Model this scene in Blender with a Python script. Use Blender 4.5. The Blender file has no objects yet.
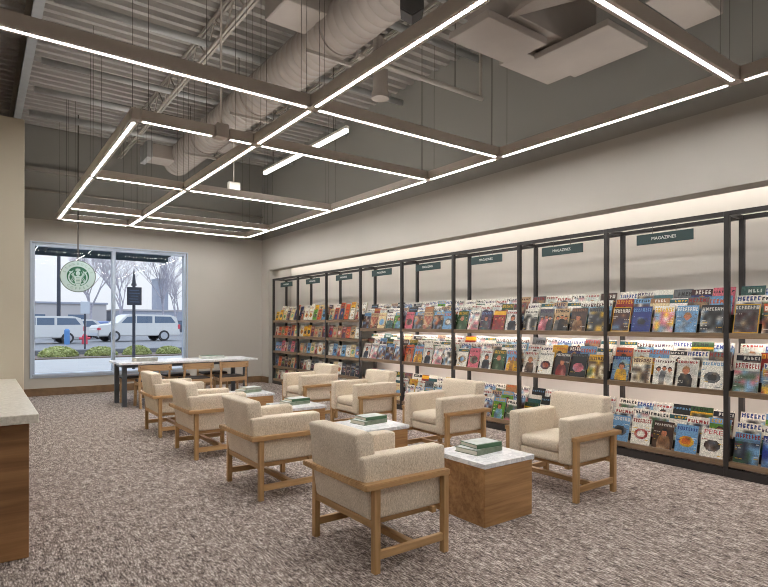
import bpy, bmesh, math, random
from math import sin, cos, pi, radians, sqrt
from mathutils import Vector, Matrix

rnd = random.Random(7)
SC = bpy.context.scene
COL = SC.collection

# ------------------------------------------------------------------ materials
MATS = {}

def new_mat(name):
    m = bpy.data.materials.new(name)
    m.use_nodes = True
    nt = m.node_tree
    b = nt.nodes['Principled BSDF']
    MATS[name] = m
    return m, nt, b

def N(nt, t, **kw):
    n = nt.nodes.new(t)
    for k, v in kw.items():
        setattr(n, k, v)
    return n

def srgb(r, g, b):
    def f(c):
        c /= 255.0
        return c / 12.92 if c <= 0.04045 else ((c + 0.055) / 1.055) ** 2.4
    return (f(r), f(g), f(b), 1.0)

def ramp(nt, stops):
    r = N(nt, 'ShaderNodeValToRGB')
    el = r.color_ramp.elements
    while len(el) < len(stops):
        el.new(0.5)
    for e, (p, c) in zip(el, stops):
        e.position = p
        e.color = c
    return r

def coords(nt, scale=(1, 1, 1), kind='Object'):
    tc = N(nt, 'ShaderNodeTexCoord')
    mp = N(nt, 'ShaderNodeMapping')
    mp.inputs['Scale'].default_value = scale
    nt.links.new(tc.outputs[kind], mp.inputs['Vector'])
    return mp.outputs['Vector']

def noise(nt, vec, scale, detail=3, rough=0.5, dist=0.0):
    n = N(nt, 'ShaderNodeTexNoise')
    n.inputs['Scale'].default_value = scale
    n.inputs['Detail'].default_value = detail
    n.inputs['Roughness'].default_value = rough
    n.inputs['Distortion'].default_value = dist
    nt.links.new(vec, n.inputs['Vector'])
    return n.outputs['Fac']

def bump(nt, b, h, strength=0.2, dist=0.01):
    n = N(nt, 'ShaderNodeBump')
    n.inputs['Strength'].default_value = strength
    n.inputs['Distance'].default_value = dist
    nt.links.new(h, n.inputs['Height'])
    nt.links.new(n.outputs['Normal'], b.inputs['Normal'])

def simple(name, col, rough=0.5, metal=0.0, var=0.06, vscale=6.0, spec=0.5):
    m, nt, b = new_mat(name)
    v = coords(nt)
    f = noise(nt, v, vscale, 3)
    c0 = tuple(max(0, c * (1 - var)) for c in col[:3]) + (1,)
    c1 = tuple(min(1, c * (1 + var)) for c in col[:3]) + (1,)
    r = ramp(nt, [(0.3, c0), (0.7, c1)])
    nt.links.new(f, r.inputs['Fac'])
    nt.links.new(r.outputs['Color'], b.inputs['Base Color'])
    b.inputs['Roughness'].default_value = rough
    b.inputs['Metallic'].default_value = metal
    b.inputs['Specular IOR Level'].default_value = spec
    return m

def wood(name, c0, c1, axis, rough=0.5, s=1.0):
    m, nt, b = new_mat(name)
    sc = [38 * s, 38 * s, 38 * s]
    sc[axis] = 2.2 * s
    v = coords(nt, tuple(sc))
    f = noise(nt, v, 1.0, 5, 0.6, 0.6)
    sc2 = [7 * s, 7 * s, 7 * s]
    sc2[axis] = 1.1 * s
    v2 = coords(nt, tuple(sc2))
    f2 = noise(nt, v2, 1.0, 3, 0.5, 0.4)
    ad = N(nt, 'ShaderNodeMath', operation='ADD')
    nt.links.new(f, ad.inputs[0])
    nt.links.new(f2, ad.inputs[1])
    hf = N(nt, 'ShaderNodeMath', operation='MULTIPLY')
    nt.links.new(ad.outputs[0], hf.inputs[0])
    hf.inputs[1].default_value = 0.5
    r = ramp(nt, [(0.36, c0), (0.64, c1)])
    nt.links.new(hf.outputs[0], r.inputs['Fac'])
    nt.links.new(r.outputs['Color'], b.inputs['Base Color'])
    b.inputs['Roughness'].default_value = rough
    bump(nt, b, f, 0.08, 0.004)
    return m

def emit(name, col, strength):
    m, nt, b = new_mat(name)
    b.inputs['Base Color'].default_value = (0.8, 0.8, 0.8, 1)
    b.inputs['Emission Color'].default_value = col
    b.inputs['Emission Strength'].default_value = strength
    return m

def paint(name, low, high=None, shade_z=3.385):
    m, nt, b = new_mat(name)
    v = coords(nt)
    f = noise(nt, v, 60.0, 3)
    big = noise(nt, v, 0.8, 2)
    r = ramp(nt, [(0.3, tuple(c * 0.97 for c in low[:3]) + (1,)), (0.7, tuple(min(1, c * 1.03) for c in low[:3]) + (1,))])
    nt.links.new(big, r.inputs['Fac'])
    out = r.outputs['Color']
    if high:  # darker tone above this height paints in the lamp cut-off shade
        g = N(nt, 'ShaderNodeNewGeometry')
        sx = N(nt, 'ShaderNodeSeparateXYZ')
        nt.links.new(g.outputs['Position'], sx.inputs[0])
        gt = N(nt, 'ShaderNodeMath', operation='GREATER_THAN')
        gt.inputs[1].default_value = shade_z
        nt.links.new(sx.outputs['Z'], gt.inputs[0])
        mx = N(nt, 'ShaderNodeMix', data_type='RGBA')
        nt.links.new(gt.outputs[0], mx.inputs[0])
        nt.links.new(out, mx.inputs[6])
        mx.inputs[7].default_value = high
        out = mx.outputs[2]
    nt.links.new(out, b.inputs['Base Color'])
    b.inputs['Roughness'].default_value = 0.7
    bump(nt, b, f, 0.05, 0.003)
    return m

def make_materials():
    paint('wall_paint', srgb(180, 175, 167), srgb(146, 143, 136))  # second colour is shade above the lamps, put into the wall colour
    paint('partition_paint', srgb(206, 196, 176))
    paint('panel_paint', srgb(220, 213, 204))
    simple('ceiling_paint', srgb(156, 150, 141), 0.6, var=0.05)
    simple('deck_paint', srgb(170, 165, 158), 0.55, var=0.04)
    simple('duct_paint', srgb(164, 154, 145), 0.5, var=0.05, vscale=3)
    simple('galvanised', srgb(176, 176, 174), 0.4, metal=0.35, var=0.06)
    simple('beam_paint', srgb(168, 160, 150), 0.45, var=0.05)
    simple('fixture', srgb(204, 194, 184), 0.5, var=0.02)
    simple('white_plastic', srgb(225, 220, 210), 0.5, var=0.02)
    simple('black_steel', srgb(46, 42, 41), 0.45, var=0.08)
    simple('grey_steel', srgb(72, 76, 82), 0.4, var=0.06)
    simple('black_step', srgb(40, 38, 38), 0.5)
    simple('aluminium', srgb(176, 188, 204), 0.4, metal=0.2, var=0.03)
    simple('sign_green', srgb(44, 66, 66), 0.55, var=0.04)
    simple('sign_white', srgb(225, 225, 220), 0.6, var=0.01)
    simple('cable', srgb(86, 80, 74), 0.6)
    simple('baseboard', srgb(118, 92, 66), 0.5, var=0.15, vscale=12)
    simple('paper', srgb(228, 222, 208), 0.8, var=0.03)
    simple('book_green', srgb(70, 104, 76), 0.45, var=0.1)
    simple('book_grey', srgb(150, 150, 142), 0.45, var=0.16, vscale=30)
    simple('book_sage', srgb(120, 132, 112), 0.45, var=0.2, vscale=26)
    simple('book_pale', srgb(196, 200, 196), 0.5, var=0.1, vscale=24)
    simple('speaker_black', srgb(62, 58, 55), 0.7)
    wood('oak_x', srgb(152, 115, 72), srgb(198, 160, 112), 0)
    wood('oak_y', srgb(152, 115, 72), srgb(198, 160, 112), 1)
    wood('oak_z', srgb(152, 115, 72), srgb(198, 160, 112), 2)
    wood('veneer', srgb(130, 90, 54), srgb(192, 148, 98), 0, 0.45, 0.7)
    wood('walnut', srgb(116, 80, 48), srgb(172, 126, 82), 0, 0.45, 0.5)
    wood('shelf_wood', srgb(104, 84, 64), srgb(146, 122, 96), 1)
    wood('chair_wood', srgb(150, 116, 80), srgb(194, 158, 118), 0)
    simple('chair_seat_dark', srgb(58, 50, 46), 0.7)

    # woven oatmeal upholstery
    m, nt, b = new_mat('fabric')
    v = coords(nt)
    f1 = noise(nt, v, 170, 3, 0.7)
    f2 = noise(nt, coords(nt, (260, 260, 60)), 1, 2)
    f3 = noise(nt, v, 5, 2)
    a = N(nt, 'ShaderNodeMath', operation='ADD'); nt.links.new(f1, a.inputs[0]); nt.links.new(f2, a.inputs[1])
    mu = N(nt, 'ShaderNodeMath', operation='MULTIPLY_ADD'); nt.links.new(f3, mu.inputs[0]); mu.inputs[1].default_value = 0.25
    nt.links.new(a.outputs[0], mu.inputs[2])
    r = ramp(nt, [(0.0, srgb(174, 157, 134)), (1.0, srgb(242, 229, 210))])
    mr = N(nt, 'ShaderNodeMapRange'); mr.inputs[1].default_value = 0.75; mr.inputs[2].default_value = 1.5
    nt.links.new(mu.outputs[0], mr.inputs[0]); nt.links.new(mr.outputs[0], r.inputs['Fac'])
    nt.links.new(r.outputs['Color'], b.inputs['Base Color'])
    b.inputs['Roughness'].default_value = 0.9
    b.inputs['Specular IOR Level'].default_value = 0.15
    b.inputs['Sheen Weight'].default_value = 0.15
    bump(nt, b, a.outputs[0], 0.35, 0.003)

    # white veined marble
    m, nt, b = new_mat('marble')
    v = coords(nt)
    f = noise(nt, v, 7, 6, 0.65, 1.8)
    r = ramp(nt, [(0.36, srgb(240, 240, 240)), (0.49, srgb(212, 213, 216)), (0.53, srgb(242, 242, 242)), (0.75, srgb(230, 230, 230))])
    nt.links.new(f, r.inputs['Fac'])
    nt.links.new(r.outputs['Color'], b.inputs['Base Color'])
    b.inputs['Roughness'].default_value = 0.22

    m, nt, b = new_mat('counter_stone')
    v = coords(nt)
    f = noise(nt, v, 40, 5, 0.7)
    r = ramp(nt, [(0.35, srgb(196, 188, 174)), (0.65, srgb(228, 222, 210))])
    nt.links.new(f, r.inputs['Fac'])
    nt.links.new(r.outputs['Color'], b.inputs['Base Color'])
    b.inputs['Roughness'].default_value = 0.3

    # carpet: broken dashes of taupe, cream and charcoal loop pile
    m, nt, b = new_mat('carpet')
    v1 = coords(nt, (100, 25, 1))
    f1 = noise(nt, v1, 1, 2, 0.6)
    v2 = coords(nt, (210, 70, 1))
    f2 = noise(nt, v2, 1, 2, 0.6)
    v3 = coords(nt, (26, 7, 1))
    f3 = noise(nt, v3, 1, 4, 0.7)
    f4 = noise(nt, coords(nt), 210, 2)
    a = N(nt, 'ShaderNodeMath', operation='MULTIPLY_ADD'); nt.links.new(f1, a.inputs[0]); a.inputs[1].default_value = 1.35
    nt.links.new(f2, a.inputs[2])
    a2 = N(nt, 'ShaderNodeMath', operation='MULTIPLY_ADD'); nt.links.new(f3, a2.inputs[0]); a2.inputs[1].default_value = 0.95
    nt.links.new(a.outputs[0], a2.inputs[2])
    a3 = N(nt, 'ShaderNodeMath', operation='MULTIPLY_ADD'); nt.links.new(f4, a3.inputs[0]); a3.inputs[1].default_value = 0.2
    nt.links.new(a2.outputs[0], a3.inputs[2])
    mr = N(nt, 'ShaderNodeMapRange'); mr.inputs[1].default_value = 1.36; mr.inputs[2].default_value = 2.1
    nt.links.new(a3.outputs[0], mr.inputs[0])
    r = ramp(nt, [(0.0, srgb(52, 46, 45)), (0.35, srgb(114, 102, 96)), (0.62, srgb(154, 141, 133)), (1.0, srgb(222, 212, 204))])
    nt.links.new(mr.outputs[0], r.inputs['Fac'])
    nt.links.new(r.outputs['Color'], b.inputs['Base Color'])
    b.inputs['Roughness'].default_value = 0.95
    b.inputs['Specular IOR Level'].default_value = 0.1

    # printed covers carry their artwork as a colour attribute
    m, nt, b = new_mat('print')
    at = N(nt, 'ShaderNodeAttribute'); at.attribute_name = 'cover'
    nt.links.new(at.outputs['Color'], b.inputs['Base Color'])
    b.inputs['Roughness'].default_value = 0.35

    # thin window glass
    m, nt, b = new_mat('glass')
    nt.nodes.remove(b)
    out = nt.nodes['Material Output']
    tr = N(nt, 'ShaderNodeBsdfTransparent'); tr.inputs['Color'].default_value = (0.95, 0.97, 0.98, 1)
    gl = N(nt, 'ShaderNodeBsdfGlossy'); gl.inputs['Roughness'].default_value = 0.02
    fr = N(nt, 'ShaderNodeFresnel'); fr.inputs['IOR'].default_value = 1.45
    mx = N(nt, 'ShaderNodeMixShader')
    nt.links.new(fr.outputs[0], mx.inputs[0]); nt.links.new(tr.outputs[0], mx.inputs[1]); nt.links.new(gl.outputs[0], mx.inputs[2])
    nt.links.new(mx.outputs[0], out.inputs['Surface'])

    emit('lens', (1.0, 0.985, 0.965, 1), LENS)
    emit('added_uplight', (1.0, 0.985, 0.965, 1), ADDED_UPLIGHT)
    emit('strip_lens', (1.0, 0.97, 0.93, 1), 14)
    emit('cove_led', (1.0, 0.98, 0.96, 1), COVE)
    emit('shelf_led', (1.0, 0.89, 0.84, 1), SHELF_LED)

    # outdoors
    simple('asphalt', srgb(108, 109, 112), 0.8, var=0.06, vscale=0.6)
    simple('dark_asphalt', srgb(96, 98, 102), 0.8, var=0.06, vscale=1)
    simple('concrete', srgb(150, 149, 147), 0.8, var=0.04, vscale=0.8)
    simple('mulch', srgb(104, 92, 84), 0.9, var=0.3, vscale=8)
    simple('hedge_leaf', srgb(150, 156, 96), 0.6, var=0.35, vscale=9)
    simple('bark', srgb(160, 157, 166), 0.9, var=0.15)
    simple('car_white', srgb(196, 196, 194), 0.25, var=0.01)
    simple('car_silver', srgb(178, 184, 192), 0.3, var=0.02)
    simple('car_blue', srgb(60, 84, 132), 0.3, var=0.02)
    simple('car_dark', srgb(70, 74, 84), 0.3, var=0.02)
    simple('car_glass', srgb(88, 104, 124), 0.15, var=0.02)
    simple('tyre', srgb(48, 48, 52), 0.8)
    simple('hub', srgb(170, 174, 180), 0.35, metal=0.4)
    simple('pole_dark', srgb(46, 50, 62), 0.5)
    simple('red_paint', srgb(190, 64, 80), 0.5)
    simple('blue_paint', srgb(78, 124, 176), 0.5)
    simple('far_wall', srgb(168, 164, 164), 0.8, var=0.05, vscale=0.1)
    simple('far_dark', srgb(146, 150, 162), 0.8, var=0.05, vscale=0.1)
    simple('awning_cloth', srgb(62, 80, 94), 0.7, var=0.05)
    simple('emblem_pale', srgb(186, 208, 206), 0.5, var=0.02)
    simple('emblem_green', srgb(34, 104, 76), 0.5, var=0.03)
    simple('emblem_edge', srgb(92, 112, 104), 0.5, var=0.02)
    simple('emblem_soft_green', srgb(120, 160, 140), 0.5, var=0.02)

LENS = 74.0
ADDED_UPLIGHT = 11.0
COVE = 15.0
SHELF_LED = 30.0
make_materials()

# ------------------------------------------------------------------ mesh helpers
def BM():
    return bmesh.new()

def box(bm, x0, x1, y0, y1, z0, z1, bev=0.0, seg=2, mi=0):
    m = Matrix.Translation(((x0 + x1) / 2, (y0 + y1) / 2, (z0 + z1) / 2)) @ Matrix.Diagonal((abs(x1 - x0), abs(y1 - y0), abs(z1 - z0), 1))
    r = bmesh.ops.create_cube(bm, size=1.0, matrix=m)
    vs = r['verts']
    fs = list({f for v in vs for f in v.link_faces})
    for f in fs:
        f.material_index = mi
    if bev > 0:
        es = list({e for v in vs for e in v.link_edges})
        bmesh.ops.bevel(bm, geom=es, offset=bev, segments=seg, affect='EDGES', profile=0.5)
    return vs

def tube(bm, p0, p1, r0, r1=None, n=10, mi=0, caps=True):
    r1 = r0 if r1 is None else r1
    p0 = Vector(p0); p1 = Vector(p1)
    d = p1 - p0
    L = d.length
    if L < 1e-6:
        return
    q = d.to_track_quat('Z', 'Y').to_matrix().to_4x4()
    m = Matrix.Translation((p0 + p1) / 2) @ q
    r = bmesh.ops.create_cone(bm, cap_ends=caps, segments=n, radius1=r0, radius2=r1, depth=L, matrix=m)
    for f in {f for v in r['verts'] for f in v.link_faces}:
        f.material_index = mi

def bar(bm, p0, p1, w, h, mi=0):
    """rectangular bar between two points; w across, h vertical-ish"""
    p0 = Vector(p0); p1 = Vector(p1)
    d = p1 - p0
    q = d.to_track_quat('X', 'Z').to_matrix().to_4x4()
    m = Matrix.Translation((p0 + p1) / 2) @ q @ Matrix.Diagonal((d.length, w, h, 1))
    r = bmesh.ops.create_cube(bm, size=1.0, matrix=m)
    for f in {f for v in r['verts'] for f in v.link_faces}:
        f.material_index = mi

def cushion(bm, x0, x1, y0, y1, z0, z1, r=0.03, crown=(0, 0, 0), n=10, mat=None):
    """rounded box whose six faces swell by crown (x, y, z)"""
    c = Vector(((x0 + x1) / 2, (y0 + y1) / 2, (z0 + z1) / 2))
    h = Vector(((x1 - x0) / 2, (y1 - y0) / 2, (z1 - z0) / 2))
    r = min(r, h.x, h.y, h.z)
    def spread(hh):
        inner = hh - r
        pts = [-hh, -hh + r * 0.13, -hh + r * 0.4, -inner]
        k = max(2, n - 4)
        for i in range(1, k):
            pts.append(-inner + 2 * inner * i / k)
        pts += [inner, hh - r * 0.4, hh - r * 0.13, hh]
        return pts
    ax = [spread(h.x), spread(h.y), spread(h.z)]
    verts = {}
    def V(i, j, k):
        key = (i, j, k)
        if key not in verts:
            p = Vector((ax[0][i], ax[1][j], ax[2][k]))
            q = Vector([max(-(h[a] - r), min(h[a] - r, p[a])) for a in range(3)])
            d = p - q
            if d.length > 1e-9:
                p = q + d.normalized() * r
            u = [max(-1, min(1, p[a] / h[a])) for a in range(3)]
            o = Vector((0, 0, 0))
            for a in range(3):
                if crown[a]:
                    b1, b2 = (a + 1) % 3, (a + 2) % 3
                    o[a] = crown[a] * (1 - u[b1] ** 2) * (1 - u[b2] ** 2) * u[a]
            p = p + o + c
            if mat:
                p = mat @ p
            verts[key] = bm.verts.new(p)
        return verts[key]
    M = [len(a) for a in ax]
    def face(a, b, d, e):
        if len({a, b, d, e}) == 4:
            f = bm.faces.new((a, b, d, e)); f.smooth = True
    for i in range(M[0] - 1):
        for j in range(M[1] - 1):
            face(V(i, j, 0), V(i, j + 1, 0), V(i + 1, j + 1, 0), V(i + 1, j, 0))
            k = M[2] - 1
            face(V(i, j, k), V(i + 1, j, k), V(i + 1, j + 1, k), V(i, j + 1, k))
    for i in range(M[0] - 1):
        for k in range(M[2] - 1):
            face(V(i, 0, k), V(i + 1, 0, k), V(i + 1, 0, k + 1), V(i, 0, k + 1))
            j = M[1] - 1
            face(V(i, j, k), V(i, j, k + 1), V(i + 1, j, k + 1), V(i + 1, j, k))
    for j in range(M[1] - 1):
        for k in range(M[2] - 1):
            face(V(0, j, k), V(0, j, k + 1), V(0, j + 1, k + 1), V(0, j + 1, k))
            i = M[0] - 1
            face(V(i, j, k), V(i, j + 1, k), V(i, j + 1, k + 1), V(i, j, k + 1))

def prism(bm, pts, axis, a0, a1, mi=0):
    """extrude a 2-D outline along axis ('x': pts are (y, z); 'y': (x, z); 'z': (x, y))"""
    def P(p, a):
        if axis == 'x': return (a, p[0], p[1])
        if axis == 'y': return (p[0], a, p[1])
        return (p[0], p[1], a)
    A = [bm.verts.new(P(p, a0)) for p in pts]
    B = [bm.verts.new(P(p, a1)) for p in pts]
    n = len(pts)
    fs = [bm.faces.new(A), bm.faces.new(B[::-1])]
    for i in range(n):
        fs.append(bm.faces.new((A[i], B[i], B[(i + 1) % n], A[(i + 1) % n])))
    for f in fs:
        f.material_index = mi
    return fs

def obj(name, bm, mat, parent=None, loc=None, smooth=False):
    bmesh.ops.recalc_face_normals(bm, faces=bm.faces)
    me = bpy.data.meshes.new(name)
    bm.to_mesh(me)
    bm.free()
    if smooth:
        for p in me.polygons:
            p.use_smooth = True
    for k in (mat if isinstance(mat, (list, tuple)) else [mat]):
        me.materials.append(MATS[k])
    o = bpy.data.objects.new(name, me)
    COL.objects.link(o)
    if parent:
        o.parent = parent
    if loc:
        o.location = loc
    return o

def tag(o, label, cat, group=None):
    o['label'] = label
    o['category'] = cat
    if group:
        o['group'] = group
    return o

def thing(name, label, cat, loc=(0, 0, 0), rz=0.0, group=None):
    o = bpy.data.objects.new(name, None)
    o.empty_display_size = 0.1
    COL.objects.link(o)
    o.location = loc
    o.rotation_euler = (0, 0, rz)
    return tag(o, label, cat, group)

def struct(name, bm, mat, parent=None, label=None):
    o = obj(name, bm, mat, parent)
    o['kind'] = 'structure'
    if label:
        tag(o, label[0], label[1])
    return o

def copy_tree(root, parent=None):
    c = root.copy()
    COL.objects.link(c)
    if parent is not None:
        c.parent = parent
    for ch in [q for q in bpy.data.objects if q.parent == root]:
        copy_tree(ch, c)
    return c

def text_mesh(name, body, size, mat, parent=None, matrix=None, depth=0.001, width=None):
    cu = bpy.data.curves.new(name, 'FONT')
    cu.body = body
    cu.size = size
    cu.align_x = 'CENTER'
    cu.align_y = 'CENTER'
    cu.extrude = depth
    cu.resolution_u = 2
    t = bpy.data.objects.new(name + '_source', cu)
    COL.objects.link(t)
    dg = bpy.context.evaluated_depsgraph_get()
    me = bpy.data.meshes.new_from_object(t.evaluated_get(dg))
    bpy.data.objects.remove(t)
    bpy.data.curves.remove(cu)
    if width:
        xs = [v.co.x for v in me.vertices]
        k = width / (max(xs) - min(xs))
        for v in me.vertices:
            v.co.x *= k
    me.materials.clear()
    me.materials.append(MATS[mat])
    o = bpy.data.objects.new(name, me)
    COL.objects.link(o)
    if parent:
        o.parent = parent
    if matrix is not None:
        o.matrix_local = matrix
    return o

# text that reads when looked at along +x (letters run toward -y)
FACE_NEG_X = Matrix(((0, 0, -1, 0), (-1, 0, 0, 0), (0, 1, 0, 0), (0, 0, 0, 1)))
# text that reads when looked at along +y (letters run toward +x)
FACE_NEG_Y = Matrix(((1, 0, 0, 0), (0, 0, -1, 0), (0, 1, 0, 0), (0, 0, 0, 1)))

# ------------------------------------------------------------------ main dimensions
XW = 5.48        # long wall face
YB = 12.42       # window wall face
XS = 5.56        # shelving front
XB = 6.06        # recess back wall
ZD = 5.15        # roof deck
X0, Y0 = -6.0, -4.5
PX, PY = 0.354, 6.35   # partition corner
YR0, YR1 = -2.5, 12.03  # recess ends
# ------------------------------------------------------------------ shell
def shell():
    bm = BM(); box(bm, X0 - .2, XB + .2, Y0 - .2, YB + .2, -0.12, 0)
    struct('floor', bm, 'carpet', label=('taupe and charcoal flecked loop pile carpet over the whole floor', 'carpet'))
    # corrugated roof deck, ribs run across the room
    bm = BM()
    p = 0.2
    prof = []
    y = Y0 - .2
    while y < YB + .2:
        prof += [(y, ZD), (y + .07, ZD), (y + .09, ZD + .06), (y + .18, ZD + .06)]
        y += p
    A = [bm.verts.new((X0 - .2, a, z)) for a, z in prof]
    B = [bm.verts.new((XB + .2, a, z)) for a, z in prof]
    for i in range(len(prof) - 1):
        bm.faces.new((A[i], A[i + 1], B[i + 1], B[i]))
    box(bm, X0 - .2, XB + .2, Y0 - .2, YB + .2, ZD + .08, ZD + .2)
    struct('ceiling', bm, 'deck_paint', label=('grey painted corrugated metal roof deck high above the room', 'ceiling'))
    # window wall with opening
    wx0, wx1, wz0, wz1 = 0.81, 3.70, 0.37, 2.93
    bm = BM()
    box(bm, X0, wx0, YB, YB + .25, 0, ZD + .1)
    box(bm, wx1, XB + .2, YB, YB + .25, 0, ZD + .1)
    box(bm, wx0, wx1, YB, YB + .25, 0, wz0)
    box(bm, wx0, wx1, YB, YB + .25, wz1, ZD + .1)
    struct('wall_back', bm, 'wall_paint', label=('beige end wall around the big shop window, shade painted in above', 'wall'))
    # long wall: soffit, return, recess back
    bm = BM()
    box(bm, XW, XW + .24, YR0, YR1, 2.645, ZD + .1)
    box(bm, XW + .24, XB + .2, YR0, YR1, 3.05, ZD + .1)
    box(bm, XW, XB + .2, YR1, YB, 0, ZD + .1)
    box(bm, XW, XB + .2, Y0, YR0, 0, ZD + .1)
    struct('wall_right', bm, 'wall_paint', label=('beige long wall above the shelving recess, shade painted in above light level', 'wall'))
    bm = BM(); box(bm, XB, XB + .2, YR0, YR1, 0, 3.05)
    struct('wall_recess', bm, 'panel_paint', label=('pale back panel of the recess behind the shelving', 'wall'))
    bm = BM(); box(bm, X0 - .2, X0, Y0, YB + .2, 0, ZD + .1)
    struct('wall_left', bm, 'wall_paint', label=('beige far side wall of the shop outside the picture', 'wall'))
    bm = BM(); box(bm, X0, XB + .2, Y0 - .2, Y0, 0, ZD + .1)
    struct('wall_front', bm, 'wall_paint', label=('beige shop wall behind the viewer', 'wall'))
    bm = BM(); box(bm, -3.2, PX, PY, YB, 0, 3.36, 0.004, 1)
    struct('wall_partition', bm, 'partition_paint', label=('cream partition wall standing behind the stone topped counter', 'wall'))
    # baseboards
    bm = BM()
    box(bm, PX, XW, YB - .018, YB, 0, .145, .004, 1)
    struct('baseboard_back', bm, 'baseboard', label=('brown wooden baseboard under the shop window', 'baseboard'))
    bm = BM()
    box(bm, XW - .018, XW, YR1, YB - .018, 0, .145, .004, 1)
    struct('baseboard_right', bm, 'baseboard', label=('short brown baseboard between window wall and shelving', 'baseboard'))
    # window
    w = thing('window_1', 'large two pane shop window in silver grey aluminium frame', 'window', ((wx0 + wx1) / 2, YB, wz0))
    w['kind'] = 'structure'
    ox, oz = -(wx0 + wx1) / 2, -wz0
    bm = BM()
    t = .055
    for a in ((wx0, wx0 + t, wz0, wz1), (wx1 - t, wx1, wz0, wz1), (wx0 + t, wx1 - t, wz0, wz0 + t), (wx0 + t, wx1 - t, wz1 - t, wz1)):
        box(bm, a[0] + ox, a[1] + ox, .02, .15, a[2] + oz, a[3] + oz, .004, 1)
    # inner casing lip
    for a in ((wx0 - .03, wx0, wz0 - .03, wz1 + .03), (wx1, wx1 + .03, wz0 - .03, wz1 + .03), (wx0, wx1, wz0 - .03, wz0), (wx0, wx1, wz1, wz1 + .03)):
        box(bm, a[0] + ox, a[1] + ox, -.02, .0, a[2] + oz, a[3] + oz, .003, 1)
    obj('window_frame', bm, 'aluminium', w)
    bm = BM(); box(bm, 2.24 - .032 + ox, 2.24 + .032 + ox, .02, .15, wz0 + t + oz, wz1 - t + oz, .004, 1)
    obj('mullion', bm, 'aluminium', w)
    for a, b in ((wx0 + t, 2.20), (2.28, wx1 - t)):
        bm = BM()
        vs = [bm.verts.new((x + ox, .085, z + oz)) for x, z in ((a, wz0 + t), (b, wz0 + t), (b, wz1 - t), (a, wz1 - t))]
        bm.faces.new(vs)
        obj('pane', bm, 'glass', w)
    bm = BM(); box(bm, wx0 + .02 + ox, wx1 - .02 + ox, -.035, .03, wz0 + .0 + oz, wz0 + .045 + oz, .004, 1)
    obj('window_sill', bm, 'aluminium', w)
shell()

# ------------------------------------------------------------------ ceiling structure
def joist(x, zb, label, y0=Y0, y1=YB - .02):
    r = thing('roof_joist', label, 'joist', (x, 0, ZD - .45), 0, 'open web roof joists')
    zt = .44; 
    z0 = zb - (ZD - .45)
    bm = BM()
    for s in (-.022, .022):
        box(bm, s - .015, s + .015, y0, y1, z0, z0 + .035)
    obj('bottom_chord', bm, 'beam_paint', r)
    bm = BM()
    for s in (-.022, .022):
        box(bm, s - .015, s + .015, y0, y1, zt - .035, zt)
    obj('top_chord', bm, 'beam_paint', r)
    bm = BM()
    y = y0 + .3; up = False
    while y < y1 - .35:
        a = zt - .02 if up else z0 + .02
        b = z0 + .02 if up else zt - .02
        tube(bm, (0, y, a), (0, y + .33, b), .011, n=6)
        y += .33; up = not up
    obj('web', bm, 'beam_paint', r)

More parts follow.
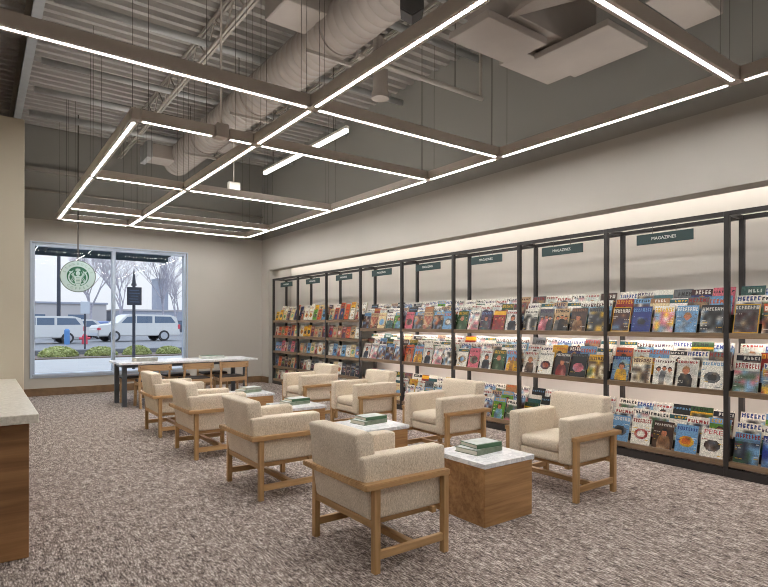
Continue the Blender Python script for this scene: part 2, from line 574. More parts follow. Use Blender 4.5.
def ceiling_structure():
    # main girder over the partition end
    g = thing('roof_girder', 'deep steel roof girder running to the window wall above the partition', 'girder', (.51, 0, ZD - .38))
    bm = BM(); box(bm, -.05, .05, Y0, YB - .02, 0, .02); obj('bottom_flange', bm, 'galvanised', g)
    bm = BM(); box(bm, -.012, .012, Y0, YB - .02, .02, .34); obj('web', bm, 'ceiling_paint', g)
    bm = BM(); box(bm, -.075, .075, Y0, YB - .02, .34, .36); obj('top_flange', bm, 'beam_paint', g)
    joist(2.33, 4.78, 'open web roof joist nearest the partition, left of the round duct')
    joist(4.28, 4.78, 'open web roof joist between the round duct and the long wall')
    joist(-1.2, 4.78, 'open web roof joist above the stone topped counter')
    # conduits crossing the room under the deck
    for i, (y, z, r, lab) in enumerate(((6.9, 4.92, .04, 'thin pipe crossing under the roof deck, closest to the camera'),
                           (8.5, 4.86, .038, 'second pipe crossing under the roof deck'),
                           (9.6, 4.86, .045, 'third pipe crossing under the roof deck, above the left light corner'),
                           (10.66, 4.84, .05, 'thick pipe crossing under the deck near the window wall'),
                           (5.2, 4.95, .04, 'pipe crossing under the deck over the nearest armchairs'), (4.4, 4.9, .035, 'slim pipe crossing under the deck just beyond the foremost light'))):
        bm = BM(); tube(bm, (PX + .3, y, z - .02), (5.4 if i != 2 else 2.8, y, z - .02), r * 1.15, n=10)
        tag(obj('ceiling_pipe', bm, 'galvanised', smooth=True), lab, 'pipe', 'pipes crossing under the deck')
    # conduits on the dark part of the window wall
    bm = BM(); box(bm, PX, XW, YB - .09, YB, 4.28, 4.36)
    tag(obj('wall_rail', bm, 'ceiling_paint'), 'long grey rail fixed high across the dark window wall', 'rail')
    bm = BM(); tube(bm, (PX, YB - .04, 3.93), (XW, YB - .04, 3.93), .02, n=8)
    tag(obj('wall_conduit', bm, 'beam_paint', smooth=True), 'thin grey conduit along the dark window wall below the rail', 'conduit')
    # big round spiral duct along the room
    d = thing('round_duct', 'large round spiral ventilation duct running the length of the ceiling', 'duct', (3.19, 0, 4.62))
    bm = BM()
    r = .265
    prof = []
    y = -2.0
    while y < 11.35:
        prof += [(y, r), (y + .115, r), (y + .12, r + .006), (y + .13, r + .006)]
        y += .135
    n = 32
    rings = []
    for (yy, rr) in prof:
        rings.append([bm.verts.new((rr * cos(2 * pi * k / n), yy, rr * sin(2 * pi * k / n))) for k in range(n)])
    for a, b in zip(rings[:-1], rings[1:]):
        for k in range(n):
            f = bm.faces.new((a[k], a[(k + 1) % n], b[(k + 1) % n], b[k])); f.smooth = True
    bm.faces.new(rings[-1]); bm.faces.new(rings[0][::-1])
    obj('duct_body', bm, 'duct_paint', d)
    for yy in (3.0, 5.2, 7.4, 9.6):
        bm = BM()
        tube(bm, (0, yy - .02, 0), (0, yy + .02, 0), r + .015, n=32)
        obj('hanging_strap', bm, 'duct_paint', d, smooth=False)
        bm = BM(); box(bm, -r - .12, r + .2, yy + .04, yy + .08, -r - .055, -r - .02); obj('support_bar', bm, 'beam_paint', d)
        bm = BM(); tube(bm, (-r - .01, yy, 0), (-r - .01, yy, .5), .006, n=6); tube(bm, (r + .01, yy, 0), (r + .01, yy, .5), .006, n=6)
        obj('hanger_rod', bm, 'cable', d)
    bm = BM(); box(bm, -.62, -.2, 10.72, 11.2, -.16, .1, .01, 1); obj('branch_outlet', bm, 'duct_paint', d)
    bm = BM(); box(bm, -.72, -.62, 10.68, 11.24, -.19, .13, .01, 1); obj('outlet_grille', bm, 'galvanised', d)
    bm = BM(); box(bm, -.74, -.2, 5.0, 5.5, .0, .33, .01, 1); obj('branch_outlet', bm, 'duct_paint', d)
    bm = BM(); box(bm, .2, .65, 9.0, 9.6, -.2, .1, .01, 1); obj('branch_outlet', bm, 'duct_paint', d)

    # square plenum boxes by the long wall
    u = thing('plenum_duct', 'boxy ventilation plenum with round inlet and sloping transition beside the long wall', 'duct', (4.2, 3.45, 3.95))
    bm = BM(); box(bm, -.79, -.02, -.26, .22, 0, .07, .006, 1); obj('side_box', bm, 'duct_paint', u)
    bm = BM(); box(bm, .12, .77, -.78, .0, 0, .06, .006, 1); obj('outlet_box', bm, 'duct_paint', u)
    bm = BM(); box(bm, -.02, .75, .0, .32, .03, .1, .006, 1); obj('end_box', bm, 'duct_paint', u)
    bm = BM(); box(bm, -.5, .7, -.3, .28, .1, .6, .006, 1); obj('main_box', bm, 'duct_paint', u)
    # square to round transition
    bm = BM()
    cz = Vector((-.28, -.80, .36)); rr = .26
    dirn = Vector((.25, .85, -.30)).normalized()
    qm = dirn.to_track_quat('Z', 'Y').to_matrix()
    ring = [cz + qm @ Vector((rr * cos(2 * pi * k / 32), rr * sin(2 * pi * k / 32), 0)) for k in range(32)]
    sq = [Vector((-.55, -.24, .07)), Vector((.06, -.2, .02)), Vector((.12, -.7, .30)), Vector((-.5, -.24, .55))]
    rv = [bm.verts.new(p) for p in ring]; sv = [bm.verts.new(p) for p in sq]
    near = [min(range(4), key=lambda q: (sq[q] - p).length) for p in ring]
    for k in range(32):
        k2 = (k + 1) % 32
        bm.faces.new((rv[k], rv[k2], sv[near[k]]))
        if near[k] != near[k2]: bm.faces.new((rv[k2], sv[near[k2]], sv[near[k]]))
    obj('transition', bm, 'duct_paint', u)
    bm = BM(); tube(bm, cz - dirn * .7, cz, rr, n=32); obj('round_inlet', bm, 'duct_paint', u)
    bm = BM(); tube(bm, cz - dirn * .06, cz, rr + .02, n=32); obj('inlet_collar', bm, 'ceiling_paint', u)
    bm = BM(); box(bm, 4.30, 4.97, 2.03, 2.34, 3.97, 4.5, .008, 1)
    tag(obj('square_duct', bm, 'duct_paint'), 'square ventilation box duct at the upper edge of the view near the long wall', 'duct')
    # small round drop duct
    bm = BM()
    tube(bm, (4.26, 5.9, 4.42), (4.26, 5.9, 5.15), .1, n=24); tube(bm, (4.26, 5.9, 4.36), (4.26, 5.9, 4.44), .115, n=24)
    tag(obj('vent_pipe', bm, 'duct_paint'), 'short round vent pipe dropping from the deck near the long wall', 'pipe')
    # trapeze hanger
    t = thing('pipe_trapeze', 'horizontal pipe hung on rods below the deck near the long wall', 'pipe', (5.2, 5.0, 4.3))
    bm = BM(); tube(bm, (-1.9, 0, 0), (.03, 0, 0), .03, n=12); obj('pipe', bm, 'beam_paint', t)
    bm = BM(); tube(bm, (0, 0, 0), (0, 0, .85), .022, n=10); obj('riser', bm, 'beam_paint', t)
    bm = BM(); tube(bm, (-.45, 0, 0), (-.45, 0, .85), .006, n=6); obj('hanger_rod', bm, 'cable', t)
    # loudspeaker
    s = thing('ceiling_speaker', 'dark hexagonal loudspeaker hanging from the ceiling beside the round duct', 'speaker', (2.80, 3.45, 3.93), -.66)
    bm = BM(); tube(bm, (0, -.09, 0), (0, .06, 0), .108, .10, n=6); obj('cabinet', bm, 'speaker_black', s)
    bm = BM(); tube(bm, (0, -.1, 0), (0, -.088, 0), .095, n=6); obj('grille', bm, 'speaker_black', s)
    bm = BM(); tube(bm, (0, .02, .08), (0, .02, 1.25), .012, n=8); box(bm, -.05, .05, 0, .04, .1, .2); obj('bracket', bm, 'cable', s)
    # hanging white access point
    a = thing('hanging_device', 'small white box hanging on a rod below the round duct', 'device', (3.12, 8.12, 3.42))
    bm = BM(); box(bm, -.09, .09, -.05, .05, 0, .12, .015, 2); obj('housing', bm, 'white_plastic', a)
    bm = BM(); tube(bm, (0, 0, .12), (0, 0, .925), .010, n=8); obj('rod', bm, 'white_plastic', a)
    bm = BM(); tube(bm, (-.06, 0, -.05), (-.06, 0, .0), .02, n=8); tube(bm, (.06, 0, -.05), (.06, 0, 0), .02, n=8); obj('antenna', bm, 'white_plastic', a)
ceiling_structure()

# ------------------------------------------------------------------ linear lights
ZL = 3.29
XL = (1.174, 2.372, 4.776)
YL = (1.86, 4.302, 5.532, 8.002, 10.438, 11.62)
JOINTS = set()
def light(a, b, label, cables=True):
    """housing with a flush luminous lens from a to b (plan points)"""
    ax, ay = a; bx, by = b
    alongx = abs(bx - ax) > abs(by - ay)
    L = (bx - ax) if alongx else (by - ay)
    r = thing('linear_light', label, 'light', ((ax + bx) / 2, (ay + by) / 2, ZL), 0 if alongx else pi / 2, 'linear pendant lights of the ceiling grid')
    g = .065
    h = L / 2 - g
    bm = BM()
    w = .042
    box(bm, -h - .02, h + .02, -w, w, .004, .105, .003, 1)
    box(bm, -h - .02, -h, -w, w, 0, .004); box(bm, h, h + .02, -w, w, 0, .004)
    box(bm, -h, h, -w, -.0135, 0, .004); box(bm, -h, h, .0135, w, 0, .004)
    obj('housing', bm, 'fixture', r)
    bm = BM(); box(bm, -h, h, -.0135, .0135, -.0005, .0038)
    obj('lens', bm, 'lens', r)
    bm = BM(); box(bm, -h + .1, h - .1, -.025, .025, .1055, .108)  # added upward glow that brightens the deck, hidden from below
    obj('added_uplight', bm, 'added_uplight', r)
    for s, (ex, ey) in ((-L / 2, a), (L / 2, b)):
        key = (round(ex, 2), round(ey, 2))
        if ex in XL and ey in YL and key not in JOINTS:
            JOINTS.add(key)
            bm = BM(); box(bm, s - .0405, s + .0405, -.0405, .0405, .001, .108, .002, 1)
            obj('end_joint', bm, 'fixture', r)
    for s in (-h + .05, h - .05):
        bm = BM()
        tube(bm, (s, 0, .104), (s, 0, ZD - ZL + .07), .0026, n=5)
        obj('suspension_cable', bm, 'cable', r)
    return r

def lights():
    def across(j, i0, i1, lab):
        light((XL[i0], YL[j]), (XL[i1], YL[j]), lab)
    light((XL[1], YL[0]), (XL[2], YL[0]), 'linear light across the top right of the view, ending above the shelving')
    light((-1.27, YL[1]), (XL[1], YL[1]), 'long linear light crossing the upper left, from frame edge to grid crossing')
    across(1, 1, 2, 'cross light from the foremost grid crossing to the wall side line')
    rows = ('second', 'third', 'fourth', 'last')
    for k, j in enumerate((2, 3, 4, 5)):
        nm = ('corner row under the round duct', 'third row from the camera', 'row before the window row', 'row beside the window wall')[k]
        if j == 2:
            light((XL[0], YL[j]), (1.955, YL[j]), 'cross light from the front corner of the grid to the driver box')
            light((2.025, YL[j]), (XL[1], YL[j]), 'very short cross light between driver box and centre line')
        else:
            across(j, 0, 1, 'short cross light on the aisle side, ' + nm)
        across(j, 1, 2, 'long cross light on the shelving side, ' + nm)
    seg = {2: 'from front corner', 3: 'middle stretch', 4: 'short stretch by the window'}
    for i, nm in ((0, 'aisle side'), (1, 'centre'), (2, 'wall side')):
        for j in (2, 3, 4):
            light((XL[i], YL[j]), (XL[i], YL[j + 1]), 'linear light along the room, %s line, %s' % (nm, seg[j]))
    light((XL[1], YL[0]), (XL[1], YL[1]), 'centre line light coming toward the camera from the first crossing')
    light((XL[1], YL[1]), (XL[1], YL[2]), 'short centre line light between the first two crossings')
    light((XL[2], YL[1]), (XL[2], YL[2]), 'short wall side light between two cross lights')
    light((XL[2], YL[0]), (XL[2], YL[1]), 'long wall side light above the nearest shelving bays')
    light((XL[2], -0.58), (XL[2], YL[0]), 'wall side light running out of the picture at the upper right edge')
    # further unseen shop lamps; the last four are added to brighten chairs and counter side
    for (a, b, lab) in (((-1.27, -.6), (1.17, -.6), 'linear light behind the camera over the aisle'),
                   ((2.4, -.6), (4.7, -.6), 'linear light behind the camera near the shelving'),
                   ((-3.9, 1.9), (-1.5, 1.9), 'linear light outside the picture above the counter side'),
                   ((-3.9, 4.3), (-1.5, 4.3), 'linear light outside the picture behind the counter'),
                   ((-1.0, -2.9), (2.4, -2.9), 'linear light at the far end behind the camera'), ((2.37, -.6), (2.37, 1.8), 'added linear light over the camera, leading back from the centre line'), ((1.17, -.6), (1.17, 1.8), 'added linear light over the camera above the aisle'), ((-1.27, -.6), (-1.27, 1.8), 'added linear light outside the picture, over the counter front'), ((-3.9, 5.5), (-1.5, 5.5), 'added linear light outside the picture close to the partition')):
        light(a, b, lab)
    # junction box on the second row
    jb = thing('junction_box', 'square driver box on a rod above the cross light under the duct', 'box', (1.99, YL[2], ZL))
    bm = BM(); box(bm, -.065, .065, -.06, .06, -.004, .135, .006, 1); obj('housing', bm, 'fixture', jb)
    bm = BM(); tube(bm, (0, 0, .13), (0, 0, ZD - ZL + .07), .012, n=8); obj('rod', bm, 'fixture', jb)
    # higher strip light
    s = thing('strip_light', 'bright bare strip light hung higher beyond the grid', 'light', (3.72, 7.1, 3.8), pi / 2)
    bm = BM(); box(bm, -1.25, 1.25, -.026, .026, .04, .08, .004, 1); obj('housing', bm, 'white_plastic', s)
    bm = BM(); cushion(bm, -1.24, 1.24, -.026, .026, 0, .04, .016, n=6); obj('lens', bm, 'strip_lens', s)
    bm = BM()
    for q in (-.9, .9): tube(bm, (q, 0, .08), (q, 0, 1.42), .006, n=6)
    obj('hanger_rod', bm, 'cable', s)
lights()

# ------------------------------------------------------------------ armchairs
def make_armchair():
    t = thing('armchair', '', 'armchair')
    W = .36
    # oak frame
    for sx in (-1, 1):
        for sy in (-1, 1):
            bm = BM()
            x = -.268 if sx < 0 else .248
            y0, y1 = (W - .042, W) if sy > 0 else (-W, -W + .042)
            box(bm, x, x + .04, y0, y1, 0, .474, .004, 2)
            obj('leg', bm, 'oak_z', t)
    bm = BM()
    o = [(.296, -W - .006), (-.334, -W - .006), (-.334, W + .006), (.296, W + .006), (.296, W - .046), (-.272, W - .046), (-.272, -W + .046), (.296, -W + .046)]
    fs = prism(bm, o, 'z', .474, .508)
    bmesh.ops.bevel(bm, geom=list(bm.edges), offset=.004, segments=2, affect='EDGES')
    obj('arm_rail', bm, 'oak_x', t)
    for sy in (-1, 1):
        y = sy * (W - .021)
        bm = BM(); box(bm, -.228, .248, y - .014, y + .014, .075, .122, .003, 1); obj('side_stretcher', bm, 'oak_x', t)
        bm = BM(); box(bm, -.262, .285, sy * .262 - .02, sy * .262 + .02, .25, .284, .003, 1); obj('seat_rail', bm, 'oak_x', t)
    bm = BM(); box(bm, .0, .045, -W + .035, W - .035, .08, .118, .003, 1); obj('cross_stretcher', bm, 'oak_y', t)
    bm = BM(); box(bm, -.262, -.23, -W + .042, W - .042, .245, .29, .003, 1); obj('rear_rail', bm, 'oak_y', t)
    bm = BM(); box(bm, .19, .222, -W + .042, W - .042, .245, .285, .003, 1); obj('front_rail', bm, 'oak_y', t)
    # upholstery
    for sy in (-1, 1):
        a, b = (.195, .312) if sy > 0 else (-.312, -.195)
        bm = BM()
        sh = Matrix.Identity(4)
        cushion(bm, -.318, .306, a, b, .285, .648, .022, (0.004, .003, .004))
        for v in bm.verts:
            if v.co.x < 0: v.co.x += (v.co.x / -.318) * (.648 - v.co.z) / .363 * .052
        obj('arm', bm, 'fabric', t)
    bm = BM(); cushion(bm, -.24, .292, -.197, .197, .285, .365, .02, (.004, 0, 0)); obj('seat_base', bm, 'fabric', t)
    bm = BM(); cushion(bm, -.2, .298, -.194, .194, .362, .462, .034, (.01, 0, .018)); obj('seat_cushion', bm, 'fabric', t)
    # reclined back: slab leaning backwards, above the rail it widens into a cushion
    lean = Matrix.Shear('XY', 4, (0, 0)) 
    M = Matrix.Identity(4); M[0][2] = -.17; M[0][3] = .17 * .285
    bm = BM(); cushion(bm, -.268, -.135, -.272, .272, .287, .778, .024, (.010, .003, .005), mat=M)
    obj('backrest', bm, 'fabric', t)
    return t

def armchairs():
    c0 = make_armchair()
    rows = []
    LC = (2.862, 4.425, 6.03, 7.42); RC = (2.935, 4.41, 5.955, 7.39)
    labL = ('oatmeal armchair with its oak framed back to the camera, frontmost of its row',
            'oatmeal armchair second from the camera in the aisle row, facing the shelving',
            'oatmeal armchair third from the camera in the aisle row, facing the shelving',
            'oatmeal armchair closest to the long marble table, facing the shelving')
    labR = ('oatmeal armchair facing the room beside the nearest magazine shelves',
            'oatmeal armchair second from the camera on the shelving side, facing the aisle',
            'oatmeal armchair third from the camera on the shelving side, facing the aisle',
            'oatmeal armchair farthest along the shelving side, in front of the book shelves')
    for y, l in zip(LC, labL): rows.append((2.045, y, 0, l))
    for y, l in zip(RC, labR): rows.append((4.04, y, pi, l))
    for i, (x, y, rz, l) in enumerate(rows):
        c = c0 if i == 0 else copy_tree(c0)
        c.location = (x, y, 0)
        c.rotation_euler = (0, 0, rz)
        tag(c, l, 'armchair', 'oatmeal armchairs with oak frames')
armchairs()

# ------------------------------------------------------------------ side tables and table books
def make_book(name, label, w, d, h, cover, loc, rz, group='books on the marble tables'):
    b = thing(name, label, 'book', loc, rz, group)
    bm = BM(); box(bm, -w / 2, w / 2, -d / 2, d / 2, 0, .004); box(bm, -w / 2, w / 2, -d / 2, d / 2, h - .004, h)
    box(bm, -w / 2, w / 2, -d / 2, -d / 2 + .004, .004, h - .004)
    obj('cover', bm, cover, b)
    bm = BM(); box(bm, -w / 2 + .005, w / 2 - .005, -d / 2 + .004, d / 2 - .006, .004, h - .004)
    obj('pages', bm, 'paper', b)
    bm = BM(); box(bm, -w * .47, w * .47, -d * .40, d * .46, h, h + .0006)
    obj('cover_print', bm, 'book_pale' if cover != 'book_pale' else 'book_green', b)
    return b

def side_tables():
    proto = thing('side_table', '', 'table')
    bm = BM(); box(bm, -.25, .25, -.26, .26, 0, .405, .003, 1); obj('base', bm, 'veneer', proto)
    bm = BM(); box(bm, -.262, .262, -.272, .272, .405, .44, .004, 2); obj('marble_top', bm, 'marble', proto)
    Y = (2.90, 4.365, 5.92, 7.335)
    lab = ('cube side table with marble top between the two closest armchairs',
           'cube side table with marble top, second from the camera',
           'cube side table with marble top, third from the camera',
           'cube side table with marble top, farthest from the camera')
    where = ('closest', 'second', 'third', 'farthest')
    for i, y in enumerate(Y):
        t = proto if i == 0 else copy_tree(proto)
        t.location = (3.045, y, 0)
        tag(t, lab[i], 'table', 'cube side tables with marble tops')
        bx, by = 3.055, y + .05
        make_book('book', 'grey green hardcover lying at the bottom on the %s cube table' % where[i], .29, .22, .036, 'book_sage', (bx, by, .44), radians(4 + i * 3))
        make_book('book', 'green spined hardcover lying on top of another on the %s cube table' % where[i], .25, .19, .03, ('book_green', 'book_green', 'book_green', 'book_grey')[i], (bx + .03, by + .005, .4775), radians(-3 + i * 4))
side_tables()

# ------------------------------------------------------------------ long table, its chairs
def long_table():
    x0, x1, y0, y1, zt = 1.86, 4.27, 9.86, 10.74, .74
    t = thing('long_table', 'long marble topped table on dark steel legs by the shop window', 'table', ((x0 + x1) / 2, (y0 + y1) / 2, 0))
    hx, hy = (x1 - x0) / 2, (y1 - y0) / 2
    bm = BM(); box(bm, -hx, hx, -hy, hy, zt - .035, zt, .004, 2); obj('marble_top', bm, 'marble', t)
    bm = BM()
    for s in (-1, 1):
        box(bm, -hx + .08, hx - .16, s * (hy - .13) - .015, s * (hy - .13) + .015, zt - .09, zt - .035)
    for x in (-hx + .1, 0, hx - .2):
        box(bm, x - .02, x + .02, -hy + .145, hy - .145, zt - .09, zt - .035)
    obj('frame', bm, 'grey_steel', t)
    for x in (-hx + .1, hx - .2):
        for s in (-1, 1):
            bm = BM(); box(bm, x - .035, x + .035, s * (hy - .13) - .035, s * (hy - .13) + .035, 0, zt - .035, .003, 1)
            obj('leg', bm, 'grey_steel', t)
    make_book('book', 'grey hardcover lying on the long table in front of the window mullion', .36, .26, .06, 'book_grey', (2.35, 10.3, zt), .1)
    make_book('book', 'pale hardcover lying on the long table toward its shelving end', .42, .28, .05, 'book_pale', (3.55, 10.35, zt), -.1)
    # wooden dining chairs
    c = thing('dining_chair', '', 'chair')
    for sx in (-1, 1):
        bm = BM(); bar(bm, (sx * .23, -.22, 0), (sx * .235, -.17, .45), .032, .036); bar(bm, (sx * .235, -.17, .44), (sx * .225, -.235, .69), .028, .034); obj('leg', bm, 'chair_wood', c)
        bm = BM(); bar(bm, (sx * .225, .2, 0), (sx * .215, .18, .425), .034, .034); obj('leg', bm, 'chair_wood', c)
        bm = BM(); box(bm, sx * .22 - .012, sx * .22 + .012, -.17, .18, .36, .41, .003, 1); obj('side_rail', bm, 'chair_wood', c)
    bm = BM()
    pts = []
    for k in range(13):
        u = -1 + 2 * k / 12
        pts.append((u * .265, -.265 + .035 * u * u))
    outl = pts + [(x, y + .022) for x, y in reversed(pts)]
    prism(bm, outl, 'z', .61, .71)
    obj('backrest', bm, 'chair_wood', c)
    bm = BM(); box(bm, -.22, .22, -.19, -.165, .36, .43, .003, 1); box(bm, -.2, .2, .17, .195, .36, .41, .003, 1); obj('cross_rail', bm, 'chair_wood', c)
    bm = BM(); cushion(bm, -.225, .225, -.17, .215, .415, .455, .018, (0, 0, .008), n=8); obj('seat', bm, 'chair_seat_dark', c)
    near = ((2.36, 'wooden chair tucked under the long table at its window post end, slatted back to camera'),
            (3.07, 'wooden chair tucked under the long table at its middle, back to camera'),
            (3.71, 'wooden chair tucked under the long table at its shelving end, back to camera'))
    far = ((2.25, 'wooden chair on the window side of the long table, beside the dark legs'),
           (3.0, 'wooden chair on the window side of the long table, at its middle'),
           (3.72, 'wooden chair on the window side of the long table, toward the shelving'))
    first = True
    for (lst, y, rz) in ((near, 9.83, 0), (far, 10.78, pi)):
        for x, l in lst:
            q = c if first else copy_tree(c)
            first = False
            q.location = (x, y, 0)
            q.rotation_euler = (0, 0, rz)
            tag(q, l, 'chair', 'wooden chairs around the long table')
long_table()

# ------------------------------------------------------------------ counter
def counter():
    t = thing('counter', 'wooden counter with pale stone top in front of the cream partition', 'counter', (-.7, 5.1, 0))
    bm = BM(); box(bm, -.95, .945, -1.19, 1.24, .0, .815, .003, 1)
    obj('body', bm, 'walnut', t)
    bm = BM(); box(bm, -1.0, .987, -1.30, 1.245, .815, .868, .006, 2)
    obj('stone_top', bm, 'counter_stone', t)
counter()

# ------------------------------------------------------------------ shelving
PITCH = 1.213
YP = [11.94 - PITCH * i for i in range(10)]
XR = 5.885
MAG_Z = (1.32, .79, .145)
BOOK_Z = (1.47, 1.12, .77, .42, .125)
def shelving():
    t = thing('shelving_unit', 'black steel framed shelving with wooden boards along the whole recess', 'shelving', (5.72, 6.48, 0))
    ox, oy = -5.72, -6.48
    p = .022
    for i, y in enumerate(YP):
        for (x, nm) in ((XS, 'front_post'), (XR, 'rear_post')):
            bm = BM(); box(bm, x - p + ox, x + p + ox, y - p + oy, y + p + oy, 0, 2.44, .002, 1)
            obj(nm, bm, 'black_steel', t)
        bm = BM(); box(bm, XS + p + ox, XR - p + ox, y - .015 + oy, y + .015 + oy, 2.405, 2.44)
        obj('cross_rail', bm, 'black_steel', t)
        bm = BM(); box(bm, XS + p + ox, XR - p + ox, y - .012 + oy, y + .012 + oy, .0, .07)
        obj('cross_rail', bm, 'black_steel', t)
    for i in range(9):
        ya, yb = YP[i + 1] + p, YP[i] - p
        bm = BM(); box(bm, XS - p + ox, XS + p + ox, ya + oy, yb + oy, 2.40, 2.44); obj('top_rail', bm, 'black_steel', t)
        bm = BM(); box(bm, XR - p + ox, XR + p + ox, ya + oy, yb + oy, 2.40, 2.44); obj('top_rail', bm, 'black_steel', t)
        bm = BM(); box(bm, XS - p + ox, XS + p + ox, ya + oy, yb + oy, .0, .075); obj('kick_rail', bm, 'black_steel', t)
        book = i < 3
        for k, z in enumerate(BOOK_Z if book else MAG_Z):
            bm = BM(); box(bm, XS - .018 + ox, XR + .02 + ox, ya + oy, yb + oy, z - .03, z, .002, 1)
            box(bm, XS - .018 + ox, XS + .012 + ox, ya + oy, yb + oy, z - .05, z - .03)
            b = obj('shelf_board', bm, 'shelf_wood', t)
            last = (k == len(BOOK_Z if book else MAG_Z) - 1)
            if not book and not last:
                bm = BM(); box(bm, XS + .16 + ox, XS + .185 + ox, ya + .04 + oy, yb - .04 + oy, z - .04, z - .0305)
                obj('shelf_lamp', bm, 'shelf_led', b)
            if not book:
                bm = BM()
                for q in range(1, 3):
                    box(bm, XS + .015 + .085 * q + ox, XR + ox, ya + .02 + oy, yb - .02 + oy, z + .085 * (q - 1), z + .085 * q)
                obj('display_steps', bm, 'black_step', b)
            elif k == 0:
                bm = BM(); box(bm, XS + .13 + ox, XR + ox, ya + .02 + oy, yb - .02 + oy, z, z + .1)
                obj('display_steps', bm, 'black_step', b)
    # cove lamp hidden behind the soffit
    bm = BM(); box(bm, XW + .245, XW + .285, YR0 + .05, YR1 - .08, 2.80, 2.825)
    tag(obj('cove_light', bm, 'cove_led'), 'long bright lamp strip in the cove above the shelving', 'light')
shelving()

ORD = ('first', 'second', 'third', 'fourth', 'fifth', 'sixth', 'seventh', 'eighth', 'ninth', 'tenth', 'eleventh', 'twelfth')

def shelf_signs():
    for i in range(9):
        y = YP[i] - .62
        s = thing('hanging_sign', 'dark green sign hung from the top rail of the %s shelving bay from the window' % ORD[i], 'sign', (XS + .02, y, 2.225), 0, 'green signs hanging from the shelving')
        bm = BM(); box(bm, -.008, .008, -.285, .285, 0, .105, .002, 1); obj('panel', bm, 'sign_green', s)
        text_mesh('lettering', 'MAGAZINES', .046, 'sign_white', s, Matrix.Translation((-.0085, 0, .052)) @ FACE_NEG_X, .0006)
        bm = BM()
        for q in (-.12, .12): tube(bm, (0, q, .105), (0, q, .1735), .003, n=6)
        obj('hanger', bm, 'cable', s)
shelf_signs()

# ------------------------------------------------------------------ magazines and books
PAL = {
 'white': (236, 234, 228), 'cream': (230, 218, 190), 'grey': (150, 152, 154), 'black': (34, 32, 36), 'red': (188, 58, 54),
 'dark red': (120, 36, 38), 'blue': (62, 104, 172), 'light blue': (164, 194, 216), 'navy': (34, 46, 84), 'yellow': (232, 204, 64),
 'orange': (222, 146, 84), 'green': (96, 136, 92), 'lime green': (150, 192, 66), 'teal': (92, 148, 150), 'purple': (112, 88, 132),
 'pink': (222, 160, 170), 'brown': (116, 84, 62), 'tan': (194, 164, 128), 'beige': (214, 196, 170)}
def cl(n): 
    return srgb(*PAL[n])
def jit(c, a, r):
    k = 1 + r.uniform(-a, a)
    return tuple(max(0, min(1, v * k)) for v in c[:3]) + (1,)

def mix(a, b, t):
    return tuple(a[k] * (1 - t) + b[k] * t for k in range(3)) + (1,)

LOOK = {}
def nearest_name(c):
    def f(v): return 255 * (v * 12.92 if v <= .0031308 else 1.055 * v ** (1 / 2.4) - .055)
    d = [f(v) for v in c[:3]]
    return min(PAL, key=lambda n: sum((PAL[n][k] - d[k]) ** 2 for k in range(3)))

